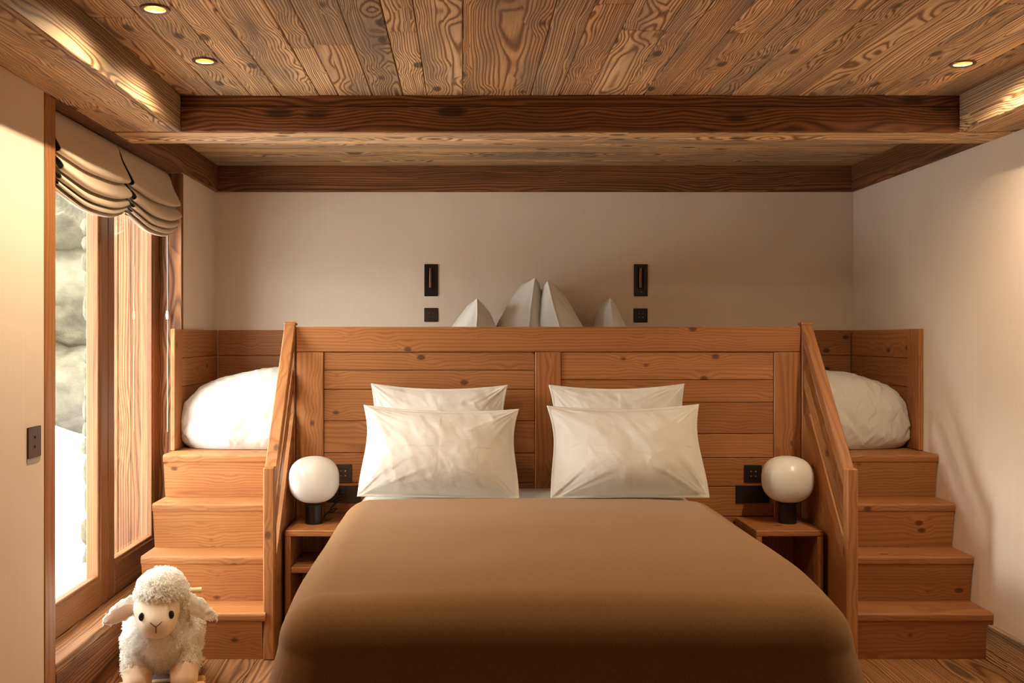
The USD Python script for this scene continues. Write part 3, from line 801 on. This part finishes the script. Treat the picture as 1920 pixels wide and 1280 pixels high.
# pillows standing in the middle of the upper bunk, seen on edge
UZ = 1.235
def bunk_pillow(px, d, ztop, wpx, yawd, leanx, seed, label):
    x = (px - 868) * d / 1800
    m = pillow_mesh(.60, .58, .31 if wpx > 70 else .24, seed, flange=.012, pinch=.03, wr=.010, taper=1.0)
    v = place(m, (0, 0, 0), 0, 0, 0).vertices.copy()
    v[:, 0] += 0
    # stand on edge: face towards +x / -x
    a = math.radians(90 + yawd)
    X, Y = v[:, 0] * math.cos(a) - v[:, 1] * math.sin(a), v[:, 0] * math.sin(a) + v[:, 1] * math.cos(a)
    zz_ = v[:, 2] * (ztop - UZ) / v[:, 2].max()
    X = X + leanx * (zz_ / .5)
    P = np.stack([X + x, Y + d, zz_ + UZ], 1)
    solo('bunk_pillow', trimesh.Trimesh(P, m.faces, process=False), linen, label, 'pillow', True, loc=(x, d, UZ))


bunk_pillow(885, 5.20, 1.61, 80, 2, .02, 81, 'white pillow on the upper bunk, leftmost of the four standing there')
bunk_pillow(970, 5.27, 1.72, 80, 3, .06, 82, 'tall white pillow with a pointed corner on the upper bunk, second from left')
bunk_pillow(1068, 5.22, 1.70, 90, -6, -.12, 83, 'white pillow on the upper bunk, third from left, leaning left')
bunk_pillow(1150, 5.30, 1.62, 60, -4, -.05, 84, 'white pillow on the upper bunk, rightmost of the four standing there')

# ------------------------------------------------------------------ double bed
BX0, BX1, BF = -.515, 1.095, 2.60
bd = thing('double_bed', 'double bed with a white sheet under the brown blanket', 'bed', ((BX0 + BX1) / 2, (BF + HY) / 2, 0))
part(bd, 'base', box(BX0 + .02, BX1 - .02, BF + .03, HY - .005, .08, .36, .01), simple('bed_base_fabric', srgb(120, 96, 74), .9), 25)
for x in (BX0 + .1, BX1 - .1):
    for y in (BF + .12, HY - .12):
        part(bd, 'leg', lathe([(0, 0), (.025, 0), (.03, .081), (0, .081)], (x, y, 0), 20), black, 30)
mt = box(BX0 + .012, BX1 - .012, BF + .02, HY - .004, .361, BZ, .0)
# softly rounded mattress
def rounded_box(x0, x1, y0, y1, z0, z1, r, seg=10):
    m = trimesh.creation.box(bounds=[[x0 + r, y0 + r, z0 + r], [x1 - r, y1 - r, z1 - r]])
    s = trimesh.creation.icosphere(3, radius=r).vertices
    return hull((m.vertices[:, None] + s[None]).reshape(-1, 3))


part(bd, 'mattress', rounded_box(BX0 + .012, BX1 - .012, BF + .11, HY - .004, .361, BZ - .012, .13), linen, True)


def blanket():
    ztop, r, drop = .716, .14, .56
    x0, x1, y0, y1 = BX0 - .008 + r, BX1 + .008 - r, BF - .004 + r, 4.105
    arc = r * math.pi / 2
    Lh = arc + drop - .02
    gu = np.r_[-np.linspace(Lh, 0, 70)[:-1], np.linspace(0, 1, 80), np.linspace(0, Lh, 70)[1:]]
    nu = len(gu)
    U = np.zeros(nu)
    U[:69] = x0 + gu[:69]
    U[69:149] = x0 + gu[69:149] * (x1 - x0)
    U[149:] = x1 + gu[149:]
    Vv = np.r_[y0 - np.linspace(Lh, 0, 70)[:-1], np.linspace(y0, y1, 120)]
    uu, vv = np.meshgrid(U, Vv, indexing='ij')
    qx, qy = np.clip(uu, x0, x1), np.clip(vv, y0, y1)
    dx, dy = uu - qx, vv - qy
    o = np.maximum(np.abs(dx), np.abs(dy))
    ang = np.arctan2(dy, dx)
    # turn the corner by equal steps of angle
    mx = np.maximum(np.abs(dx), np.abs(dy)) + 1e-9
    tt = np.where(np.abs(dx) >= np.abs(dy), .5 * np.abs(dy) / mx, 1 - .5 * np.abs(dx) / mx)
    ca, sa = np.cos(tt * np.pi / 2) * np.sign(dx), np.sin(tt * np.pi / 2) * np.sign(dy)
    ca, sa = np.where(np.abs(dx) < 1e-9, 0, ca), np.where(np.abs(dy) < 1e-9, 0, sa)
    a = np.clip(o / r, 0, math.pi / 2)
    ext, low = r * np.sin(a), r * (1 - np.cos(a))
    rest = np.maximum(o - arc, 0)
    corner = np.abs(ca * sa) * 2
    side = np.abs(ca)
    per = np.where(side > .7, vv, uu)
    fold = .5 + .5 * np.sin(per * 11 + 1.3 + 2.2 * meshkit.noise(np.stack([per * 2, per * 0, per * 0], -1), 3))
    flare = (.16 + .20 * corner + .12 * fold * np.clip(rest / .3, 0, 1)) * rest
    ext = ext + flare
    low = low + rest * .985
    X, Y = qx + ca * ext, qy + sa * ext
    Z = ztop - low
    # a soft crown and small undulations on top
    cxn, cyn = (qx - x0) / (x1 - x0) * 2 - 1, (qy - y0) / (y1 - y0) * 2 - 1
    Z = Z + .012 * (1 - cxn ** 2) * np.clip(1 - o / .1, 0, 1) + .012 * (meshkit.fbm(np.stack([X * 2.6, Y * 2.6, X * 0], -1), 2, 5) - .5)
    ft_ = np.clip((y0 + .32 - qy) / .32, 0, 1)
    Z = Z - .03 * ft_ ** 2
    # the fold at the head end
    hd_ = np.clip((vv - (y1 - .04)) / .04, 0, 1)
    Z = Z - .016 * hd_ ** 2.5
    P = np.stack([X, Y, Z], -1).reshape(-1, 3)
    top = trimesh.Trimesh(P, grid_faces(nu, len(Vv)), process=False)
    nrm = np.array(top.vertex_normals)
    inner = P - nrm * .009
    nv = len(Vv)
    F = [grid_faces(nu, nv), grid_faces(nu, nv, True) + nu * nv]
    n0 = nu * nv
    rim = []
    loop = [i * nv for i in range(nu)] + [(nu - 1) * nv + j for j in range(1, nv)] + [i * nv + nv - 1 for i in range(nu - 2, -1, -1)] + [j for j in range(nv - 2, 0, -1)]
    for a_, b_ in zip(loop, loop[1:] + loop[:1]):
        rim += [[a_, b_, b_ + n0], [a_, b_ + n0, a_ + n0]]
    m = trimesh.Trimesh(np.vstack([P, inner]), np.vstack(F + [np.array(rim)[:, ::-1]]), process=False)
    return m


bm = blanket()
if trimesh.Trimesh(bm.vertices[:], bm.faces, process=False).face_normals[:2000][:, 2].mean() < -.2:
    bm.invert()
solo('blanket', bm, wool, 'brown wool blanket spread over the double bed', 'blanket', True, loc=((BX0 + BX1) / 2, 3.4, .1))

# ------------------------------------------------------------------ nightstands, lamps, sockets
def nightstand(x0, x1, label, shelf):
    y0, y1, z1, t = 4.37, HY - .001, .530, .027
    n = thing('nightstand', label, 'nightstand', ((x0 + x1) / 2, (y0 + y1) / 2, 0))
    part(n, 'top', box(x0, x1, y0, y1, z1 - t, z1, .003), wood('larch', 'x'), 25)
    part(n, 'side', box(x0, x0 + t, y0 + .001, y1, .02, z1 - t - .0005, .003), wood('larch', 'z'), 25)
    part(n, 'side', box(x1 - t, x1, y0 + .001, y1, .02, z1 - t - .0005, .003), wood('larch', 'z'), 25)
    part(n, 'back', box(x0 + t, x1 - t, y1 - .012, y1, .02, z1 - t - .0005, .0), wood('larch', 'z'), False)
    part(n, 'bottom', box(x0 + t + .0005, x1 - t - .0005, y0 + .002, y1 - .0125, .0, .03, .003), wood('larch', 'x'), 25)
    if shelf:
        part(n, 'shelf', box(x0 + t + .0005, x1 - t - .0005, y0 + .004, y1 - .0125, .335, .362, .003), wood('larch', 'x'), 25)


nightstand(-.812, -.52, 'open larch nightstand with a shelf, left of the bed', True)
nightstand(1.335, 1.642, 'open larch nightstand, right of the bed beside the stair panel', False)


def lamp(x, y, label, cord):
    z = .530
    l = thing('table_lamp', label, 'lamp', (x, y, z))
    part(l, 'base', lathe([(0, z), (.040, z), (.041, z + .003), (.039, z + .085), (.041, z + .092), (.050, z + .100), (.050, z + .104), (0, z + .104)], (x, y, 0), 48), black, 30)
    a, b, e = .119, .109, 2.45
    th = np.linspace(-np.pi / 2, np.pi / 2, 60)
    pr = [(a * max(np.cos(q), 0) ** (2 / e), z + .207 + b * np.sign(np.sin(q)) * abs(np.sin(q)) ** (2 / e)) for q in th]
    part(l, 'globe', lathe(pr, (x, y, 0), 64), opal, True)
    if cord:
        tt = np.linspace(0, 1, 120)
        p = np.stack([x + .045 + .07 * tt + .022 * np.sin(tt * 21), y + .04 + .06 * np.sin(tt * 3.0) + .012 * np.sin(tt * 17), z + .006 + .12 * tt ** 1.3 + .022 * np.cos(tt * 19) * np.sin(np.pi * tt)], 1)
        p[:, 2] = np.maximum(p[:, 2], z + .004)
        p[:, 1] = np.minimum(p[:, 1], HY - .012)
        part(l, 'cable', tube(p, .0032, 8), black, True, 'black bundled cable behind the lamp')
        part(l, 'plug', rounded_box(x + .10, x + .128, HY - .035, HY - .0055, z + .112, z + .145, .008), black, True, 'round black plug')


lamp(-.705, 4.545, 'black-based table lamp with white opal globe on the left nightstand', True)
lamp(1.540, 4.555, 'black-based table lamp with white opal globe on the right nightstand', False)


def pins(parent, cx, y, cz, gap, mat):
    for dx in (-1, 1):
        for dz in (-1, 1):
            m = trimesh.creation.cylinder(.0035, .006, sections=16)
            m.apply_transform(trimesh.transformations.rotation_matrix(math.pi / 2, [1, 0, 0]))
            m.apply_translation((cx + dx * gap, y, cz + dz * gap))
            part(parent, 'button', m, mat, 30)


def plate(name, x0, x1, y, z0, z1, mat, label, kind):
    p = thing(name, label, 'switch' if kind == 'buttons' else 'socket', ((x0 + x1) / 2, y, (z0 + z1) / 2))
    part(p, 'plate', box(x0, x1, y - .006, y, z0, z1, .0015), mat, 25)
    cx, cz = (x0 + x1) / 2, (z0 + z1) / 2
    if kind == 'buttons':
        pins(p, cx, y - .0075, cz, .0115, chrome)
    else:
        q = cx - .037 if kind == 'usb_left' else cx - .03
        for s in (-1, 1):
            part(p, 'port', box(q + s * .008 - .003, q + s * .008 + .003, y - .0072, y - .0058, cz - .008, cz + .008, .0005), dark_hole, False)
        for s in (-1, 1):
            m = trimesh.creation.cylinder(.0035, .003, sections=12)
            m.apply_transform(trimesh.transformations.rotation_matrix(math.pi / 2, [1, 0, 0]))
            m.apply_translation((cx + .038 + s * .0095, y - .006, cz))
            part(p, 'hole', m, dark_hole, 30)


plate('light_switch', -.229, -.146, YB, 1.501, 1.583, bronze, 'square dark switch plate with four buttons on the back wall, under the left reading light', 'buttons')
plate('light_switch', 1.009, 1.092, YB, 1.497, 1.580, black, 'square black switch plate with four buttons on the back wall, under the right reading light', 'buttons')
plate('light_switch', -.630, -.546, HY + .010, .700, .786, bronze, 'square dark switch plate with four buttons on the headboard, partly behind the left lamp', 'buttons')
plate('light_switch', 1.382, 1.468, HY + .010, .698, .782, black, 'square black switch plate with four buttons on the headboard, beside the right lamp', 'buttons')
plate('wall_socket', -.668, -.503, HY + .010, .598, .682, bronze, 'wide dark double socket on the headboard, behind the left lamp', 'usb')
plate('wall_socket', 1.342, 1.504, HY + .010, .596, .682, black, 'wide black double socket on the headboard, behind the right lamp', 'usb_left')


def reading_light(cx, label):
    z0, z1, h = 1.652, 1.841, .040
    r = thing('reading_light', label, 'reading light', (cx, YB, (z0 + z1) / 2))
    outer = [(cx - h, z0), (cx + h, z0), (cx + h, z1), (cx - h, z1)]
    inner = [(cx - .018, z0 + .045), (cx + .018, z0 + .045), (cx + .018, z1 - .018), (cx - .018, z1 - .018)]
    m = trimesh.creation.extrude_polygon(Polygon(outer, [inner]), .010, engine='earcut')
    v = m.vertices.copy()
    m = trimesh.Trimesh(np.stack([v[:, 0], YB - .010 + v[:, 2], v[:, 1]], 1), m.faces[:, ::-1], process=False)
    part(r, 'plate', m, black, False)
    part(r, 'recess', box(cx - .018, cx + .018, YB - .0025, YB - .0005, z0 + .045, z1 - .018, 0), dark_hole, False)
    m = trimesh.creation.cylinder(.0085, .115, sections=24)
    m.apply_translation((cx - .004, YB - .011, (z0 + z1) / 2 + .014))
    part(r, 'lamp_tube', m, bulb_bronze, 40, 'bronze swing-out lamp tube')
    m = trimesh.creation.cylinder(.0028, .004, sections=14)
    m.apply_transform(trimesh.transformations.rotation_matrix(math.pi / 2, [1, 0, 0]))
    m.apply_translation((cx, YB - .0105, z0 + .026))
    part(r, 'button', m, chrome, 30)


reading_light(-.188, 'black recessed reading light on the back wall, left of the bunk pillows')
reading_light(1.052, 'black recessed reading light on the back wall, right of the bunk pillows')

# switch on the left wall
sw = thing('light_switch', 'dark switch plate with two buttons on the left wall, near the window casing', 'switch', (XL, 3.275, 1.055))
part(sw, 'plate', box(XL, XL + .007, 3.228, 3.324, 1.000, 1.105, .0015), bronze, 25)
part(sw, 'frame', box(XL, XL + .0035, 3.226, 3.326, .985, .9995, .001), metal_sill, 25, 'pale lower edge')
for dz in (-.016, .016):
    m = trimesh.creation.cylinder(.0045, .004, sections=16)
    m.apply_transform(trimesh.transformations.rotation_matrix(math.pi / 2, [0, 1, 0]))
    m.apply_translation((XL + .0075, 3.276, 1.053 + dz))
    part(sw, 'button', m, dark_hole, 30)

# ------------------------------------------------------------------ rocking sheep
SX, SY = -1.172, 3.735
sh = thing('rocking_sheep', 'white woolly plush sheep on a wooden rocker, in front of the left stairs', 'toy', (SX, SY, 0))


def P3(x, y, z):
    return (SX + x, SY + y, z)


def ball(c, r, n=40):
    return Manifold.sphere(r, n).translate(list(c))


def hullm(a, ra, b, rb):
    return Manifold.batch_hull([ball(a, ra), ball(b, rb)])


def finish(m, edge, it=12):
    m = m.refine_to_length(edge)
    t = from_manifold(m)
    trimesh.smoothing.filter_taubin(t, lamb=.5, nu=.53, iterations=it)
    return t


# trunk and legs, one continuous body
body = Manifold.batch_hull([ball(P3(0, .03, .285), .125), ball(P3(0, .22, .275), .13)])
body = body + Manifold.batch_hull([ball(P3(0, -.01, .33), .10), ball(P3(0, .02, .24), .125)])
for s in (-1, 1):
    body = body + hullm(P3(s * .075, .0, .24), .068, P3(s * .085, -.03, .150), .056)
    body = body + hullm(P3(s * .080, .24, .22), .075, P3(s * .095, .27, .140), .056)
bt = finish(body, .009)
nv_ = np.array(bt.vertex_normals)
disp = .012 * (meshkit.fbm(bt.vertices * 55, 2, 3) - .45)
bt = trimesh.Trimesh(bt.vertices + nv_ * disp[:, None], bt.faces, process=False)
part(sh, 'body', bt, fleece_mat, True)
# face of short plush
face = Manifold.batch_hull([ball(P3(-.012, -.075, .385), .088), ball(P3(-.012, -.13, .345), .060), ball(P3(-.012, -.10, .345), .074)])
ft = finish(face, .007)
part(sh, 'face', ft, plush_mat, True)
# woolly cap
capm = Manifold.batch_hull([ball(P3(.002, -.065, .435), .088), ball(P3(.002, -.055, .40), .096), ball(P3(.002, -.02, .42), .09)])
capm = capm - Manifold.cube([.4, .16, .2], True).translate(list(P3(-.012, -.17, .325)))
ct = finish(capm, .007)
nv_ = np.array(ct.vertex_normals)
ct = trimesh.Trimesh(ct.vertices + nv_ * (.016 * (meshkit.fbm(ct.vertices * 60, 2, 8) - .4))[:, None], ct.faces, process=False)
part(sh, 'wool_cap', ct, fleece_mat, True)
ears = []
for s in (-1, 1):
    # a drooping ear: flattened leaf, woolly outside, plush inside
    n1, n2 = 40, 26
    a, bq = np.meshgrid(np.linspace(0, 1, n1), np.linspace(0, 2 * np.pi, n2, endpoint=False), indexing='ij')
    wd = .040 * np.sin(np.pi * np.clip(a, .02, .985) ** .75) ** .6 + .004
    cxq = .075 + a * .135
    czq = .402 - a * (.045 if s < 0 else .060) - .02 * a ** 2
    lx = cxq * s
    ly = -.075 + .02 * a + np.sin(bq) * wd * .30 - .0 * a
    lz = czq + np.cos(bq) * wd
    E = np.stack([SX + lx, SY + ly, lz], -1).reshape(-1, 3)
    F = []
    for i in range(n1 - 1):
        for j in range(n2):
            p_, q_ = i * n2 + j, i * n2 + (j + 1) % n2
            F += [[p_, q_, q_ + n2], [p_, q_ + n2, p_ + n2]]
    em = trimesh.Trimesh(E, np.array(F) if s > 0 else np.array(F)[:, ::-1], process=False)
    nn = np.array(em.vertex_normals)
    E2 = E + nn * (.012 * (meshkit.fbm(E * 60, 2, 20 + s) - .4))[:, None]
    em = trimesh.Trimesh(E2, em.faces, process=False)
    e = part(sh, 'ear', em, fleece_mat, True)
    ears.append(em)
    if s < 0:
        a2 = np.linspace(.12, .93, 30)
        w2 = .026 * np.sin(np.pi * ((a2 - .12) / .81).clip(.02, .98) ** .8) ** .7 + .001
        pts, FF = [], []
        for i, aa in enumerate(a2):
            for q in (-1, 0, 1):
                pts.append((SX + s * (.075 + aa * .135), SY - .075 + .02 * aa - .0185 + (.004 if q else 0), .402 - aa * .045 - .02 * aa ** 2 - .008 + q * w2[i]))
        for i in range(len(a2) - 1):
            for q in range(2):
                p_ = i * 3 + q
                FF += [[p_, p_ + 3, p_ + 4], [p_, p_ + 4, p_ + 1]]
        im = trimesh.Trimesh(pts, FF, process=False)
        im2 = trimesh.Trimesh(np.array(pts) + np.array([0, .006, 0]), np.array(FF)[:, ::-1], process=False)
        part(e, 'ear_lining', cat(im, im2), ear_mat, True, 'bare peach lining of the ear')
for s in (-1, 1):
    m = trimesh.creation.icosphere(3, radius=.0125)
    m.apply_scale((.85, .8, 1.25))
    m.apply_translation(P3(-.012 + s * .053, -.158, .372))
    part(sh, 'eye', m, eye_mat, True)
def on_face(x, z):
    o = np.array([[SX - .012 + x, SY - .5, z]])
    loc, _, _ = ft.ray.intersects_location(o, np.array([[0, 1., 0]]), multiple_hits=False)
    return loc[0] + np.array([0, -.0008, 0])
mouth = [tube([on_face(x, .340 + .016 * (abs(x) / .021) ** 1.1) for x in np.linspace(-.021, .021, 15)], .0015, 6),
         tube([on_face(0, z) for z in np.linspace(.340, .315, 8)], .0015, 6)]
part(sh, 'stitched_mouth', cat(*mouth), stitch_mat, True)
for (sx_, fy_) in ((-.085, -.055), (.085, -.055), (-.095, .27), (.095, .27)):
    f_ = Manifold.batch_hull([ball(P3(sx_, fy_, .125), .054), ball(P3(sx_, fy_ - .02, .100), .052)])
    fm = finish(f_, .009)
    fv = fm.vertices.copy()
    fv[:, 2] = np.where(fv[:, 2] < .062, .062 + (fv[:, 2] - .062) * .05, fv[:, 2])
    part(sh, 'foot', trimesh.Trimesh(fv, fm.faces, process=False), foot_mat, True)
# wool tufts as short curled hairs
def tufts(surfs, count, length, seed, avoid=None):
    rng = np.random.default_rng(seed)
    pts, cnt = [], []
    for sfc, c in zip(surfs, count):
        p, fi = trimesh.sample.sample_surface(sfc, c, seed=seed)
        nr = sfc.face_normals[fi]
        for q, nq in zip(p, nr):
            t1 = np.cross(nq, rng.normal(size=3)); t1 /= np.linalg.norm(t1) + 1e-9
            t2 = np.cross(nq, t1)
            ln = length * rng.uniform(.6, 1.2)
            s_ = np.linspace(0, 1, 5)
            ph0 = rng.uniform(0, 6.28)
            rad = ln * .28 * s_
            pts.append(q + np.outer(s_ * ln * .75, nq) + np.outer(rad * np.cos(ph0 + s_ * 5), t1) + np.outer(rad * np.sin(ph0 + s_ * 5), t2) - np.outer(s_ ** 2 * ln * .25, [0, 0, 1]))
            cnt.append(5)
    return np.vstack(pts), cnt
pts, cnt = tufts([bt, ct] + ears, [12000, 7000, 2000, 2000], .017, 5)
cv = UsdGeom.BasisCurves.Define(stage, f'{sh}/wool')
cv.CreateTypeAttr('linear')
cv.CreatePointsAttr(Vt.Vec3fArray.FromNumpy((pts - LOC[sh]).astype(np.float32)))
cv.CreateCurveVertexCountsAttr(Vt.IntArray(cnt))
wd_ = np.tile(np.array([.0030, .0030, .0026, .0020, .0010], np.float32), len(cnt))
cv.CreateWidthsAttr(Vt.FloatArray.FromNumpy(wd_))
cv.SetWidthsInterpolation('vertex')
UsdShade.MaterialBindingAPI.Apply(cv.GetPrim()).Bind(fleece_mat)
tag(cv.GetPrim(), 'short curled wool tufts', None, None, 'stuff')
# wooden rocker
UsdGeom.Xform.Get(stage, sh).AddRotateZOp().Set(15.0)
m = trimesh.creation.cylinder(.0115, .26, sections=20)
m.apply_transform(trimesh.transformations.rotation_matrix(math.pi / 2, [0, 1, 0]))
m.apply_translation(P3(.02, .045, .405))
part(sh, 'handle_bar', m, toy_wood, 30, 'pale wooden handle bar behind the head')
for s in (-1, 1):
    yy = np.linspace(-.17, .36, 30)
    zb_ = .012 + .22 * ((yy - .12) / .6) ** 2
    pr = [(SY + y, z - .012) for y, z in zip(yy, zb_)] + [(SY + y, z + .028) for y, z in zip(yy[::-1], zb_[::-1])]
    part(sh, 'runner', prism(pr, SX + s * .12 - .011, SX + s * .12 + .011, 'x'), toy_wood, 30)
for y in (-.10, .04, .26):
    zq = .012 + .22 * ((y - .12) / .6) ** 2 + .0285
    part(sh, 'slat', box(SX - .168, SX + .165, SY + y - .024, SY + y + .024, zq, zq + .018, .007), toy_wood, 30)
part(sh, 'deck', box(SX - .105, SX + .105, SY + -.075, SY + .26, .052, .060, .002), toy_dark, 25, 'dark foot deck between the feet')
